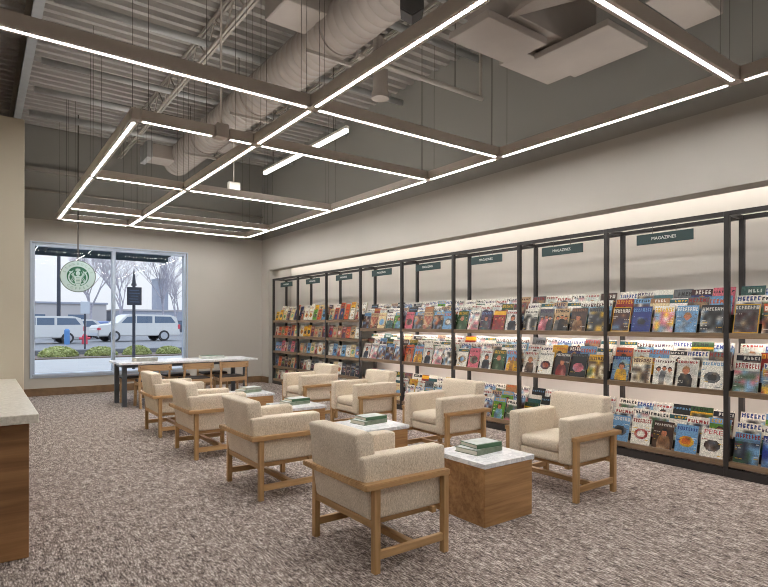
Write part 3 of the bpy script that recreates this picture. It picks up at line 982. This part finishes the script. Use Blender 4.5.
def cover_art(r, nx, nz, bg, head, fig, fig2, border=None, kind=None, masthead='any'):
    """grid of colours, row 0 at the foot: a printed picture, a masthead and cover lines"""
    kind = kind or r.choice(('portrait', 'portrait', 'group', 'scene', 'object', 'blocks'))
    base = cl(bg)
    cw, ch = 5, 6
    pool = [fig, fig, fig2, fig2, bg, r.choice(('white', 'tan', 'grey')), r.choice(('white', 'black', 'beige', 'light blue'))]
    C = [[jit(cl(r.choice(pool)), .2, r) for _ in range(cw + 1)] for _ in range(ch + 1)]
    def field(i, j):
        x = (i + .5) / nx * cw; z = (j + .5) / nz * ch
        a, b = int(x), int(z)
        u, v = x - a, z - b
        c0 = mix(C[b][a], C[b][a + 1], u); c1 = mix(C[b + 1][a], C[b + 1][a + 1], u)
        return mix(c0, c1, v)
    G = [[None] * nx for _ in range(nz)]
    lim = {'scene': .72, 'blocks': .8, 'portrait': .8, 'group': .78, 'object': .7}[kind]
    hz = lim * .72; hr = .15 if kind == 'portrait' else .095
    heads = [.5 + r.uniform(-.06, .06)] if kind == 'portrait' else [.24, .52, .79]
    skin = srgb(214, 170, 142); hair = cl(r.choice(('brown', 'black', 'tan', 'brown')))
    cloth = [jit(cl(r.choice((fig, fig2))), .1, r) for _ in range(3)]
    for j in range(nz):
        for i in range(nx):
            u, v = (i + .5) / nx, (j + .5) / nz
            c = base
            if kind in ('scene', 'blocks'):
                if v < lim: c = mix(field(i, j), base, .15)
                elif v < lim + .06: c = mix(field(i, j), base, .6)
            elif kind == 'object':
                d = ((u - .5) / .36) ** 2 + ((v - .4) / .2) ** 2
                if d < 1: c = mix(cl(fig), field(i, j), .45)
                if d < .35: c = mix(cl(fig2), field(i, j), .4)
            else:
                if kind == 'portrait' and v < .95: c = mix(base, field(i, j), .22)
                for q, hx in enumerate(heads):
                    z0 = hz + (.04 if q == 1 else 0)
                    w = hr * (1.1 + 1.1 * min(1, max(0, (z0 - v) / .3)))
                    if v < z0 - hr * .7 and abs(u - hx) < w: c = mix(cloth[q % 3], field(i, j), .4)
                    d = ((u - hx) / hr) ** 2 + ((v - z0) / (hr * .95)) ** 2
                    if d < 1.5 and v > z0 - hr * .4: c = hair
                    if d < .8 and v < z0 + hr * .5: c = skin
            G[j][i] = jit(c, .13, r)
    # masthead: tall letters, each a little different
    LOOK['ground'] = bg
    if kind in ('scene', 'blocks'):
        cells = [c for row in G[:int(nz * lim)] for c in row]
        LOOK['ground'] = nearest_name([sum(c[k] for c in cells) / len(cells) for k in range(3)])
    LOOK['head'] = head
    style = r.random() if masthead == 'any' else .3
    mh = max(2, round(nz * r.uniform(.07, .17))); top = nz - 1 - r.randint(1, 3)
    i = 1 if style < .55 else r.randint(1, nx // 3)
    end = nx - 1 if style < .7 else nx - 1 - r.randint(0, nx // 4)
    if style > .55 and r.random() < .5:
        LOOK['head'] = r.choice((fig, fig2, head))
        band = cl(LOOK['head'])
        for b in range(mh + 2):
            for q in range(nx): G[min(nz - 1, top + 1 - b)][q] = jit(band, .08, r)
        base = band; head = r.choice(('white', 'yellow', 'white', 'black'))
    while i < end and masthead != 'none':
        lw = r.choice((2, 2, 3)) if nx > 12 else 1
        mask = r.randrange(1, 7)
        for a in range(lw):
            for b in range(mh):
                if i + a < end and not (a == 1 and lw > 1 and ((mask >> (b % 3)) & 1)): G[top - b][i + a] = jit(mix(base, cl(head), .85), .05, r)
        i += lw + 1
    # cover lines
    for j in range(2, int(nz * .7), 2):
        if r.random() < .5:
            sd = r.choice((0, 1)); n = r.randint(2, max(3, nx // 3))
            c = cl(r.choice((head, 'white', 'grey', 'yellow', 'white')))
            for q in range(n):
                i = 1 + q if sd == 0 else nx - 2 - q
                if r.random() < .7: G[j][i] = mix(G[j][i], c, .75)
    if border:
        for j in range(nz):
            for i in range(nx):
                if i == 0 or j == 0 or i == nx - 1 or j == nz - 1: G[j][i] = cl(border)
    return G

def cover_mesh(name, w, h, th, art, spine, pages=(226, 220, 206)):
    """upright booklet: front at -x, foot at z=0, centred on y"""
    bm = BM()
    lay = bm.loops.layers.color.new('cover')
    nz, nx = len(art), len(art[0])
    ys = [w / 2 - w * i / nx for i in range(nx + 1)]
    zs = [h * j / nz for j in range(nz + 1)]
    V = [[bm.verts.new((0, y, z)) for y in ys] for z in zs]
    def enc(c):   # byte colour layer stores display values
        def f(v): return v * 12.92 if v <= .0031308 else 1.055 * v ** (1 / 2.4) - .055
        return (f(c[0]), f(c[1]), f(c[2]), 1)
    for j in range(nz):
        for i in range(nx):
            f = bm.faces.new((V[j][i], V[j][i + 1], V[j + 1][i + 1], V[j + 1][i]))
            for l in f.loops: l[lay] = art[j][i]
    b = [bm.verts.new((th, y, z)) for y, z in ((w / 2, 0), (-w / 2, 0), (-w / 2, h), (w / 2, h))]
    sp = spine; pg = srgb(*pages)
    def q(vs, c):
        f = bm.faces.new(vs)
        for l in f.loops: l[lay] = c
    q([b[0], b[3], b[2], b[1]], sp)
    q([V[j][0] for j in range(nz + 1)] + [b[3], b[0]], sp)
    q([V[j][nx] for j in range(nz, -1, -1)] + [b[1], b[2]], pg)
    q([V[nz][i] for i in range(nx + 1)] + [b[2], b[3]], pg)
    q([V[0][i] for i in range(nx, -1, -1)] + [b[0], b[1]], pg)
    bmesh.ops.recalc_face_normals(bm, faces=bm.faces)
    me = bpy.data.meshes.new(name)
    bm.to_mesh(me); bm.free()
    me.materials.append(MATS['print'])
    return me

names = list(PAL)
def magazine_variants():
    out = []
    r = random.Random(21)
    bgs = ['white'] * 9 + ['cream', 'beige', 'grey', 'black', 'red', 'blue', 'light blue', 'yellow', 'orange', 'green', 'teal', 'pink', 'navy', 'dark red', 'tan', 'white', 'white', 'light blue', 'red', 'black', 'cream', 'lime green', 'purple', 'brown', 'white', 'grey', 'pink', 'white', 'blue', 'yellow', 'white', 'teal', 'beige', 'orange', 'white']
    for k, bg in enumerate(bgs):
        dark = bg in ('black', 'blue', 'navy', 'red', 'dark red', 'green', 'teal', 'purple', 'brown')
        head = r.choice(('white', 'yellow', 'white', 'light blue')) if dark else r.choice(('red', 'black', 'blue', 'red', 'navy', 'teal', 'dark red', 'orange', 'purple'))
        fig = r.choice(('grey', 'brown', 'navy', 'tan', 'pink', 'teal', 'dark red', 'black', 'light blue', 'green', 'beige'))
        fig2 = r.choice(('black', 'white', 'brown', 'red', 'tan', 'yellow', 'light blue', 'green'))
        art = cover_art(r, 20, 26, bg, head, fig, fig2)
        w = r.choice((.2, .205, .21)); h = r.choice((.265, .27, .275))
        me = cover_mesh('magazine', w, h, .007, art, cl(bg))
        out.append((me, w, h, LOOK['ground'], LOOK['head']))
    return out
MV = magazine_variants()

ROWN = ('front', 'middle', 'back')
SHN = ('top', 'middle', 'bottom')
def mag_label(bg, head, bay, sh, row, k):
    return '%s magazine, %s masthead, %s from window end, %s row, %s shelf, %s bay' % (bg, head, ORD[k], ROWN[row], SHN[sh], ORD[bay])

# covers that can be made out in the two bays nearest the camera: bg, masthead, fig, fig2, border, kind
NEAR = {
 (7, 0): [('brown', 'white', 'purple', 'dark red', 'yellow', 'scene'), ('blue', 'light blue', 'blue', 'black', None, 'object'), ('white', 'yellow', 'yellow', 'pink', None, 'blocks'), ('light blue', 'white', 'brown', 'light blue', None, 'portrait'), ('black', 'white', 'black', 'grey', None, 'blocks')],
 (7, 1): [('light blue', 'blue', 'blue', 'yellow', 'brown', 'portrait'), ('cream', 'dark red', 'brown', 'white', None, 'scene'), ('white', 'dark red', 'grey', 'white', None, 'group'), ('white', 'red', 'brown', 'black', None, 'portrait'), ('white', 'light blue', 'grey', 'black', None, 'object')],
 (7, 2): [('light blue', 'white', 'grey', 'black', None, 'object'), ('white', 'red', 'red', 'white', None, 'object'), ('brown', 'white', 'tan', 'brown', None, 'portrait'), ('light blue', 'blue', 'yellow', 'orange', None, 'object'), ('white', 'red', 'brown', 'brown', None, 'object')],
 (8, 0): [('grey', 'white', 'brown', 'dark red', 'yellow', 'scene'), ('orange', 'white', 'teal', 'black', None, 'scene')],
 (8, 1): [('white', 'red', 'green', 'pink', None, 'scene'), ('white', 'blue', 'yellow', 'red', None, 'blocks')],
 (8, 2): [('light blue', 'red', 'green', 'navy', None, 'scene'), ('blue', 'white', 'white', 'blue', None, 'blocks')],
 (6, 1): [('white', 'red', 'brown', 'brown', None, 'portrait'), ('white', 'grey', 'dark red', 'orange', None, 'object'), ('black', 'white', 'grey', 'red', None, 'portrait'), ('black', 'grey', 'pink', 'pink', None, 'object'), ('yellow', 'brown', 'brown', 'green', None, 'scene')],
 (6, 0): [('white', 'black', 'black', 'white', None, 'scene'), ('grey', 'purple', 'pink', 'black', None, 'group'), ('beige', 'black', 'grey', 'black', None, 'group'), ('brown', 'tan', 'black', 'tan', None, 'portrait'), ('grey', 'black', 'yellow', 'black', None, 'blocks')],
}
def magazines():
    r = random.Random(5)
    first = {}
    tilt = radians(15)
    for bay in range(3, 9):
        for sh, z in enumerate(MAG_Z):
            for row in range(3):
                cnt = (5, 6, 6)[row]
                ya, yb = YP[bay + 1] + .03, YP[bay] - .03
                step = (yb - ya) / cnt
                xs = XS + .004 + .085 * row
                zz = z + .085 * row
                used = None
                for k in range(cnt):
                    if bay == 8 and k >= 2: continue
                    special = NEAR.get((bay, sh)) if row == 0 else None
                    y = yb - step * (k + .5) + r.uniform(-.004, .004)
                    if special and k < len(special):
                        bg, head, fig, fig2, bd, kind = special[k]
                        art = cover_art(r, 26, 34, bg, head, fig, fig2, bd, kind, 'none' if (bay, sh, k) == (7, 2, 4) else 'full')
                        bg = LOOK['ground']
                        me = cover_mesh('magazine', .205, .272, .007, art, cl(bd or bg))
                        o = bpy.data.objects.new('magazine', me)
                    else:
                        for _ in range(20):
                            me, w, h, bg, head = MV[r.randrange(len(MV))]
                            if bg != used: break
                        if r.random() < (.5 if sh > 0 else .25): me, w, h, bg, head = MV[r.randrange(9)]
                        used = bg
                        if me.name in first: o = first[me.name].copy()
                        else:
                            o = bpy.data.objects.new('magazine', me); first[me.name] = o
                    COL.objects.link(o)
                    o.location = (xs + (.0095 * (k % 2) if row else 0), y, zz + .0025)
                    o.rotation_euler = (0, tilt, 0)
                    tag(o, mag_label(bg, head, bay, sh, row, k), 'magazine', 'magazines on the display shelving')
                    if (bay, sh, row, k) == (7, 2, 0, 4):
                        text_mesh('masthead', 'PERE', .06, 'red_paint', o, Matrix.Translation((-.001, 0, .235)) @ FACE_NEG_X, .0003, .16)
magazines()

def books():
    r = random.Random(11)
    pal = {0: ['white', 'white', 'light blue', 'purple', 'white', 'lime green', 'orange', 'yellow', 'cream', 'blue'],
           1: ['orange', 'tan', 'white', 'red', 'beige', 'cream', 'yellow', 'white', 'beige'],
           2: ['white', 'grey', 'light blue', 'light blue', 'pink', 'white', 'beige', 'cream'],
           3: ['navy', 'white', 'grey', 'cream', 'brown', 'white', 'orange'],
           4: ['white', 'pink', 'grey', 'cream', 'white']}
    LV = ('top', 'second', 'third', 'fourth', 'bottom')
    cache = {}
    for bay in range(3):
        for sh, z in enumerate(BOOK_Z):
            for row in range(2 if sh == 0 else 1):
                ya, yb = YP[bay + 1] + .05, YP[bay] - .05
                cnt = 7 if sh else 6
                step = (yb - ya) / cnt
                for k in range(cnt):
                    bg = r.choice(pal[sh])
                    v = r.randrange(3)
                    key = (bg, v)

                    if key not in cache:
                        rr = random.Random(hash((names.index(bg), v)) & 0xffff)
                        dark = bg in ('black', 'navy', 'red', 'dark red', 'purple', 'brown', 'teal')
                        art = cover_art(rr, 10, 14, bg, 'white' if dark else rr.choice(('black', 'red', 'navy')), rr.choice(names), rr.choice(names), None, rr.choice(('object', 'object', 'portrait')), 'full')
                        w, h = ((.14, .215), (.15, .235), (.135, .2))[v]
                        cache[key] = bpy.data.objects.new('book', cover_mesh('book', w, h, (.022, .03, .035)[v], art, cl(bg)))
                        o = cache[key]
                    else:
                        o = cache[key].copy()
                    COL.objects.link(o)
                    y = yb - step * (k + .5)
                    o.location = (XS + .01 + .14 * row, y, z + .1 * row + .0095)
                    o.rotation_euler = (0, radians(10 if sh else 14), 0)
                    lab = '%s book, %s from window end, %s%s shelf, %s bay from window' % (bg, ORD[k], ('front row, ' if row == 0 else 'raised back row, ') if sh == 0 else '', LV[sh], ORD[bay])
                    tag(o, lab, 'book', 'books on the book bays')
books()

# ------------------------------------------------------------------ coffee shop emblem sign
def emblem():
    e = thing('round_sign', 'round green and white mermaid emblem sign hanging in front of the window', 'sign', (1.443, 11.3, 2.24), radians(-8))
    bm = BM(); tube(bm, (0, -.018, 0), (0, .018, 0), .285, n=56); obj('edge_ring', bm, 'emblem_edge', e)
    bm = BM(); tube(bm, (0, -.021, 0), (0, .021, 0), .272, n=56); obj('face', bm, 'emblem_pale', e)
    bm = BM(); tube(bm, (0, -.024, 0), (0, .024, 0), .176, n=48); obj('inner_disc', bm, 'emblem_green', e)
    # ring lettering
    word = 'STARBUCKS'
    def ring_text(word, a0, a1, flip):
        for i, ch in enumerate(word):
            a = a0 + (a1 - a0) * i / (len(word) - 1)
            R = .224
            m = Matrix.Translation((R * sin(a), -.0215, R * cos(a))) @ Matrix.Rotation(a if not flip else a + pi, 4, 'Y') @ FACE_NEG_Y
            text_mesh('ring_letter', ch, .062, 'emblem_soft_green', e, m, .0008)
    ring_text('STARBUCKS', radians(-70), radians(70), False)
    ring_text('COFFEE', radians(180 + 42), radians(180 - 42), True)
    # crowned, long haired figure holding her two tails
    yy = -.0245
    def flat(bm, pts):
        prism(bm, pts, 'y', yy - .0015, yy + .001)
    def ell(cx, cz, rx, rz, n=20):
        return [(cx + rx * cos(2 * pi * k / n), cz + rz * sin(2 * pi * k / n)) for k in range(n)]
    bm = BM()
    flat(bm, ell(0, .052, .034, .043))
    flat(bm, [(-.042, .1), (-.03, .148), (-.015, .112), (0, .16), (.015, .112), (.03, .148), (.042, .1)])
    flat(bm, [(-.04, .005), (.04, .005), (.055, -.06), (.035, -.172), (-.035, -.172), (-.055, -.06)])
    obj('figure', bm, 'emblem_pale', e)
    bm = BM()
    for s in (-1, 1):
        for k in range(3):
            a = .052 + .02 * k
            pts = []
            inn = []
            for q in range(9):
                t = q / 8
                x = s * (a + .018 * sin(t * 7 + k)); z = .075 - .02 * k - t * (.17 - .02 * k)
                pts.append((x - s * .006, z)); inn.append((x + s * .006, z))
            flat(bm, pts + inn[::-1])
        # raised tail
        arc = []
        arc2 = []
        for q in range(11):
            t = q / 10
            a = radians(-75 + 120 * t)
            arc.append((s * (.118 * cos(a) + .015), .118 * sin(a) - .02)); arc2.append((s * (.142 * cos(a) + .012), .142 * sin(a) - .02))
        flat(bm, arc + arc2[::-1])
        flat(bm, [(s * .092, .055), (s * .128, .062), (s * .155, .098), (s * .105, .082), (s * .07, .11)])
    obj('hair_and_tails', bm, 'emblem_pale', e)
    bm = BM()
    for z in (-.03, -.055, -.08, -.105, -.13):
        flat_pts = [(-.03, z), (.03, z), (.03, z + .007), (-.03, z + .007)]
        prism(bm, flat_pts, 'y', yy - .0028, yy - .0012)
    for s in (-1, 1): prism(bm, ell(s * .012, .058, .005, .004, 8), 'y', yy - .0028, yy - .0012)
    prism(bm, ell(0, .03, .008, .0035, 8), 'y', yy - .0028, yy - .0012)
    obj('figure_lines', bm, 'emblem_green', e)
    bm = BM(); tube(bm, (0, 0, .284), (0, 0, ZD - 2.24), .011, n=8); obj('hanging_rod', bm, 'cable', e)
emblem()

# ------------------------------------------------------------------ outdoors
def car(label, loc, rz, body, L, H, W, suv=True):
    t = thing('car', label, 'car', loc, rz)
    wr = H * .2
    # side outline, nose toward -x
    if suv:
        o = [(-.5, .2), (-.5, .46), (-.485, .585), (-.27, .645), (-.185, .92), (-.14, .985), (.36, .985), (.455, .90), (.49, .55), (.5, .4), (.5, .2)]
    else:
        o = [(-.5, .18), (-.5, .42), (-.47, .52), (-.26, .60), (-.13, .93), (-.06, .99), (.16, .99), (.24, .93), (.36, .64), (.48, .58), (.5, .42), (.5, .18)]
    bm = BM()
    prism(bm, [(x * L, z * H) for x, z in o], 'y', -W / 2, W / 2)
    bmesh.ops.bevel(bm, geom=list(bm.edges), offset=.06, segments=2, affect='EDGES')
    obj('body', bm, body, t)
    if suv:
        wins = [[(-.235, .67), (-.165, .89), (-.065, .92), (-.065, .67)], [(-.05, .67), (-.05, .92), (.14, .92), (.14, .67)], [(.17, .67), (.17, .92), (.38, .91), (.44, .68)]]
    else:
        wins = [[(-.22, .62), (-.1, .9), (.02, .92), (.02, .62)], [(.04, .62), (.04, .92), (.16, .92), (.30, .64)]]
    for w in wins:
        bm = BM()
        for s in (-1, 1):
            a, b = sorted((s * (W / 2 - .02), s * (W / 2 + .004)))
            prism(bm, [(x * L, z * H) for x, z in w], 'y', a, b)
        obj('side_window', bm, 'car_glass', t)
    for x in (-.315, .29):
        for s in (-1, 1):
            bm = BM(); tube(bm, (x * L, s * (W / 2 - .2), wr), (x * L, s * (W / 2 + .02), wr), wr, n=24)
            w = obj('wheel', bm, 'tyre', t)
            bm = BM(); tube(bm, (x * L, s * (W / 2 - .02), wr), (x * L, s * (W / 2 + .03), wr), wr * .66, n=20)
            obj('wheel_hub', bm, 'hub', w)
    bm = BM(); box(bm, .485 * L, .508 * L, -W / 2 + .1, W / 2 - .1, .26 * H, .34 * H); box(bm, -.508 * L, -.485 * L, -W / 2 + .1, W / 2 - .1, .22 * H, .32 * H)
    obj('bumper', bm, 'car_silver', t)
    bm = BM(); box(bm, .47 * L, .503 * L, -W / 2 - .003, -W / 2 + .15, .45 * H, .62 * H); box(bm, -.503 * L, -.47 * L, -W / 2 - .003, -W / 2 + .2, .42 * H, .5 * H)
    obj('lamp', bm, 'red_paint', t)
    return t

def tree(label, loc, h, seed, spread=.5):
    r = random.Random(seed)
    V, F = [], []
    def limb(p, q, r0, r1, n):
        d = (q - p).normalized()
        a = d.orthogonal().normalized(); b = d.cross(a)
        k0 = len(V)
        for c, rr in ((p, r0), (q, r1)):
            for k in range(n):
                t = 2 * pi * k / n
                V.append(c + (a * cos(t) + b * sin(t)) * rr)
        for k in range(n):
            F.append((k0 + k, k0 + (k + 1) % n, k0 + n + (k + 1) % n, k0 + n + k))
        F.append(tuple(range(k0 + n, k0 + 2 * n)))
    def grow(p, d, L, rad, lev):
        q = p + d * L
        limb(p, q, rad, rad * .66, 4 if lev < 3 else 6)
        if lev == 0: return
        for k in range(3):
            v = Vector((r.uniform(-1, 1), r.uniform(-1, 1), r.uniform(-.1, .7)))
            nd = (d + v * spread * 1.15).normalized()
            grow(q if k < 2 else p + d * L * r.uniform(.5, .9), nd, L * r.uniform(.62, .82), rad * .6, lev - 1)
    grow(Vector((0, 0, 0)), Vector((0, 0, 1)), h * .24, h * .013, 7)
    me = bpy.data.meshes.new('bare_tree')
    me.from_pydata([tuple(v) for v in V], [], F)
    me.materials.append(MATS['bark'])
    o = bpy.data.objects.new('bare_tree', me)
    COL.objects.link(o)
    o.location = loc
    tag(o, label, 'tree', 'bare trees in the car park')

def outdoors():
    bm = BM(); box(bm, -30, 60, YB + .3, 24.9, -.14, -.02)
    struct('ground', bm, 'concrete', label=('pale concrete drive outside the shop window', 'pavement'))
    bm = BM(); box(bm, -120, 220, 27.6, 260, -.2, .1)
    struct('road', bm, 'asphalt', label=('grey car park surface beyond the planted strip', 'car park'))
    bm = BM(); box(bm, -30, 60, 24.9, 27.6, -.14, .03)
    struct('terrain', bm, 'mulch', label=('mulched planting strip between the drive and the car park', 'planting strip'))
    bm = BM(); box(bm, -30, 60, 27.3, 27.6, -.1, .24, .03, 1)
    struct('kerb', bm, 'dark_asphalt', label=('grey kerb behind the low shrubs', 'kerb'))
    # shrubs
    for i, (x, y, a, b, h, lab) in enumerate(((2.62, 26.0, .7, .6, .40, 'low rounded green shrub behind the left pane, closest to the partition'),
                             (4.2, 26.0, .6, .55, .36, 'low rounded green shrub in the middle of the left pane'),
                             (5.62, 26.0, .56, .55, .38, 'low rounded green shrub behind the window mullion'),
                             (6.95, 26.0, .52, .55, .32, 'low flat green shrub left of the dark post in the right pane'),
                             (8.2, 26.2, .5, .5, .22, 'low flat green shrub at the end of the strip in the right pane'))):
        r = random.Random(40 + i)
        bm = BM()
        bmesh.ops.create_icosphere(bm, subdivisions=3, radius=1.0, matrix=Matrix.Diagonal((a * .9, b * .9, h * .9, 1)))
        for v in list(bm.verts):
            if v.co.z < 0: v.co.z = 0
            v.co += Vector((r.uniform(-1, 1), r.uniform(-1, 1), r.uniform(0, 1))) * .05
        for _ in range(1400):
            th, u = r.uniform(0, 2 * pi), r.uniform(0, 1)
            s = sqrt(1 - u * u)
            p = Vector((a * s * cos(th), b * s * sin(th), h * u)) * r.uniform(.92, 1.06)
            d1 = Vector((r.uniform(-1, 1), r.uniform(-1, 1), r.uniform(-1, 1))).normalized() * .045
            d2 = Vector((r.uniform(-1, 1), r.uniform(-1, 1), r.uniform(-1, 1))).normalized() * .03
            bm.faces.new([bm.verts.new(p + d1), bm.verts.new(p + d2), bm.verts.new(p - d1), bm.verts.new(p - d2)])
        o = obj('shrub', bm, 'hedge_leaf', loc=(x, y, .03))
        tag(o, lab, 'shrub', 'low shrubs outside the window')
    # cars
    car('white sport utility car parked side on in the right window pane', (9.2, 43.0, .1), radians(8), 'car_white', 5.7, 1.95, 2.0)
    car('white car cut off by the left edge of the window', (3.0, 40.5, .1), radians(6), 'car_white', 4.9, 1.75, 1.9)
    car('white hatchback parked behind the dark lamp post', (6.4, 50.0, .1), radians(20), 'car_white', 4.3, 1.6, 1.8, False)
    car('dark blue car parked beyond the white hatchback', (8.9, 56.0, .1), radians(70), 'car_blue', 4.4, 1.5, 1.8, False)
    car('silver car far behind in the left pane', (8.0, 75.0, .1), radians(4), 'car_silver', 4.6, 1.5, 1.8, False)
    car('silver van far behind near the tower', (18.0, 80.0, .1), radians(4), 'car_silver', 5.0, 1.9, 1.9)
    car('dark car parked behind the white sport utility car', (17.4, 62.0, .1), radians(2), 'car_dark', 4.8, 1.6, 1.9)
    # posts and poles
    p = thing('lamp_post', 'tall dark lamp post behind the round emblem sign', 'lamp post', (4.5, 44.5, .1))
    bm = BM(); tube(bm, (0, 0, .0), (0, 0, 9), .13, .1, n=12); obj('pole', bm, 'pole_dark', p)
    bm = BM(); tube(bm, (0, 0, 0), (0, 0, .45), .3, .22, n=16); obj('base', bm, 'pole_dark', p)
    p = thing('sign_post', 'dark post with pointed finial and a dark notice panel in the right pane', 'sign post', (3.49, 16.55, -.02))
    bm = BM(); tube(bm, (0, 0, 0), (0, 0, 2.55), .042, n=12); obj('post', bm, 'pole_dark', p)
    bm = BM(); tube(bm, (0, 0, 2.5), (0, 0, 2.95), .055, .008, n=10); tube(bm, (0, 0, 2.46), (0, 0, 2.52), .07, n=12); obj('finial', bm, 'pole_dark', p)
    bm = BM(); box(bm, -.19, .19, -.06, -.042, 1.92, 2.42, .004, 1); pn = obj('notice_panel', bm, 'pole_dark', p)
    bm = BM()
    for k, (a, b) in enumerate(((-.13, .12), (-.14, .14), (-.1, .1), (-.13, .09), (-.12, .13))):
        z = 2.33 - .08 * k
        box(bm, a, b, -.0625, -.0601, z - .012, z + .012)
    obj('text_lines', bm, 'car_glass', pn)
    p = thing('parking_sign', 'small pale sign on a thin pole under the round emblem', 'sign post', (4.2, 30.5, .1))
    bm = BM(); tube(bm, (0, 0, 0), (0, 0, 2.3), .04, n=8); obj('pole', bm, 'pole_dark', p)
    bm = BM(); box(bm, -.2, .2, -.06, -.035, 1.75, 2.35, .01, 1); obj('panel', bm, 'car_silver', p)
    p = thing('hydrant', 'red hydrant standing by the thin signpole outside', 'hydrant', (5.25, 38.2, .1))
    bm = BM(); tube(bm, (0, 0, 0), (0, 0, .48), .17, .15, n=14); tube(bm, (0, 0, .48), (0, 0, .64), .17, .06, n=14); obj('body', bm, 'red_paint', p)
    bm = BM(); tube(bm, (-.3, 0, .36), (.3, 0, .36), .08, n=10); obj('outlets', bm, 'red_paint', p)
    p = thing('bollard', 'blue bollard standing between the lamp post and the hydrant', 'bollard', (4.3, 38.2, .1))
    bm = BM(); tube(bm, (0, 0, 0), (0, 0, .85), .15, n=14); obj('body', bm, 'blue_paint', p)
    bm = BM(); tube(bm, (0, 0, .85), (0, 0, .95), .15, .08, n=14); obj('cap', bm, 'blue_paint', p)
    # trees
    tree('bare tree behind the round emblem sign', (7.6, 52, .1), 10.5, 3)
    tree('bare tree behind the window mullion', (11.4, 60, .1), 11.5, 8)
    tree('bare tree in the right pane above the rear of the white car', (14.2, 55, .1), 10.8, 5)
    tree('bare tree at the far edge of the right pane', (19.5, 70, .1), 10, 12)
    # far buildings
    b = thing('distant_store', 'long pale flat roofed store building across the car park', 'building', (0, 150, .1))
    bm = BM(); box(bm, -30, 24, -8, 8, 0, 5.6); obj('wall', bm, 'far_wall', b)
    bm = BM(); box(bm, -30.3, 24.3, -8.3, 8.3, 5.6, 6.0); obj('roof_edge', bm, 'far_dark', b)
    for x in (-6, 2, 10, 18):
        bm = BM(); box(bm, x - 1.8, x + 1.8, -8.1, -7.9, .3, 3.2); obj('window', bm, 'car_glass', b)
    b = thing('distant_warehouse', 'low grey building beyond the white car in the right pane', 'building', (42, 150, .1))
    bm = BM(); box(bm, -16, 24, -8, 8, 0, 4.2); obj('wall', bm, 'far_dark', b)
    bm = BM(); box(bm, -16.2, 24.2, -8.2, 8.2, 4.2, 4.6); obj('roof_edge', bm, 'far_wall', b)
    b = thing('distant_tower', 'tall blue grey tower block behind the right pane', 'building', (45.5, 180, .1))
    bm = BM(); box(bm, -1.7, 1.7, -3, 3, 0, 14.5); obj('wall', bm, 'far_dark', b)
    bm = BM(); box(bm, -1.8, 1.8, -3.2, 3.2, 14.5, 15); obj('roof_edge', bm, 'far_dark', b)
    # awning
    a = thing('awning', 'dark blue grey awning over the shop window outside', 'awning', (1.95, 13.4, 2.985))
    bm = BM(); prism(bm, [(-.72, .35), (.5, -.02), (.5, .02), (-.72, .40)], 'x', -3.2, 1.75); obj('canopy', bm, 'awning_cloth', a)
    bm = BM(); box(bm, -3.2, 1.75, .48, .51, -.13, .02); obj('valance', bm, 'awning_cloth', a)
    bm = BM()
    for x in (-3.1, -.8, 1.65):
        tube(bm, (x, -.7, .0), (x, .47, -.03), .018, n=8)
    obj('strut', bm, 'pole_dark', a)
outdoors()

# ------------------------------------------------------------------ sky, camera
w = bpy.data.worlds.new('overcast_sky')
SC.world = w
w.use_nodes = True
nt = w.node_tree
bg = nt.nodes['Background']
tc = N(nt, 'ShaderNodeTexCoord')
sx = N(nt, 'ShaderNodeSeparateXYZ')
nt.links.new(tc.outputs['Generated'], sx.inputs[0])
rp = ramp(nt, [(0.0, (.53, .55, .59, 1)), (.12, (.59, .61, .66, 1)), (.4, (1.15, 1.3, 1.55, 1)), (1.0, (1.15, 1.3, 1.55, 1))])
nt.links.new(sx.outputs['Z'], rp.inputs['Fac'])
nt.links.new(rp.outputs['Color'], bg.inputs['Color'])
bg.inputs['Strength'].default_value = 1.7

cam = bpy.data.cameras.new('camera')
co = bpy.data.objects.new('camera', cam)
COL.objects.link(co)
SC.camera = co
F, YAW, HY, ROLL = 552.6, .6329, 323.64, .0022
co.location = (0, 0, 1.4)
co.rotation_euler = (Matrix.Rotation(-YAW, 4, 'Z') @ Matrix.Rotation(pi / 2, 4, 'X') @ Matrix.Rotation(ROLL, 4, 'Z')).to_euler()
cam.sensor_width = 36
cam.sensor_fit = 'HORIZONTAL'
cam.lens = F / 768 * 36
cam.shift_y = (HY - 293.5) / 768
cam.clip_end = 600

vs = SC.view_settings
SC.display_settings.display_device = 'sRGB'
vs.view_transform = 'Standard'
vs.look = 'None'
vs.exposure = 0.0
vs.gamma = 1.0
vs.use_curve_mapping = False
SC.cycles.use_denoising = True
SC.cycles.filter_width = 1.0
SC.cycles.max_bounces = 8
SC.cycles.diffuse_bounces = 5
SC.cycles.transparent_max_bounces = 12
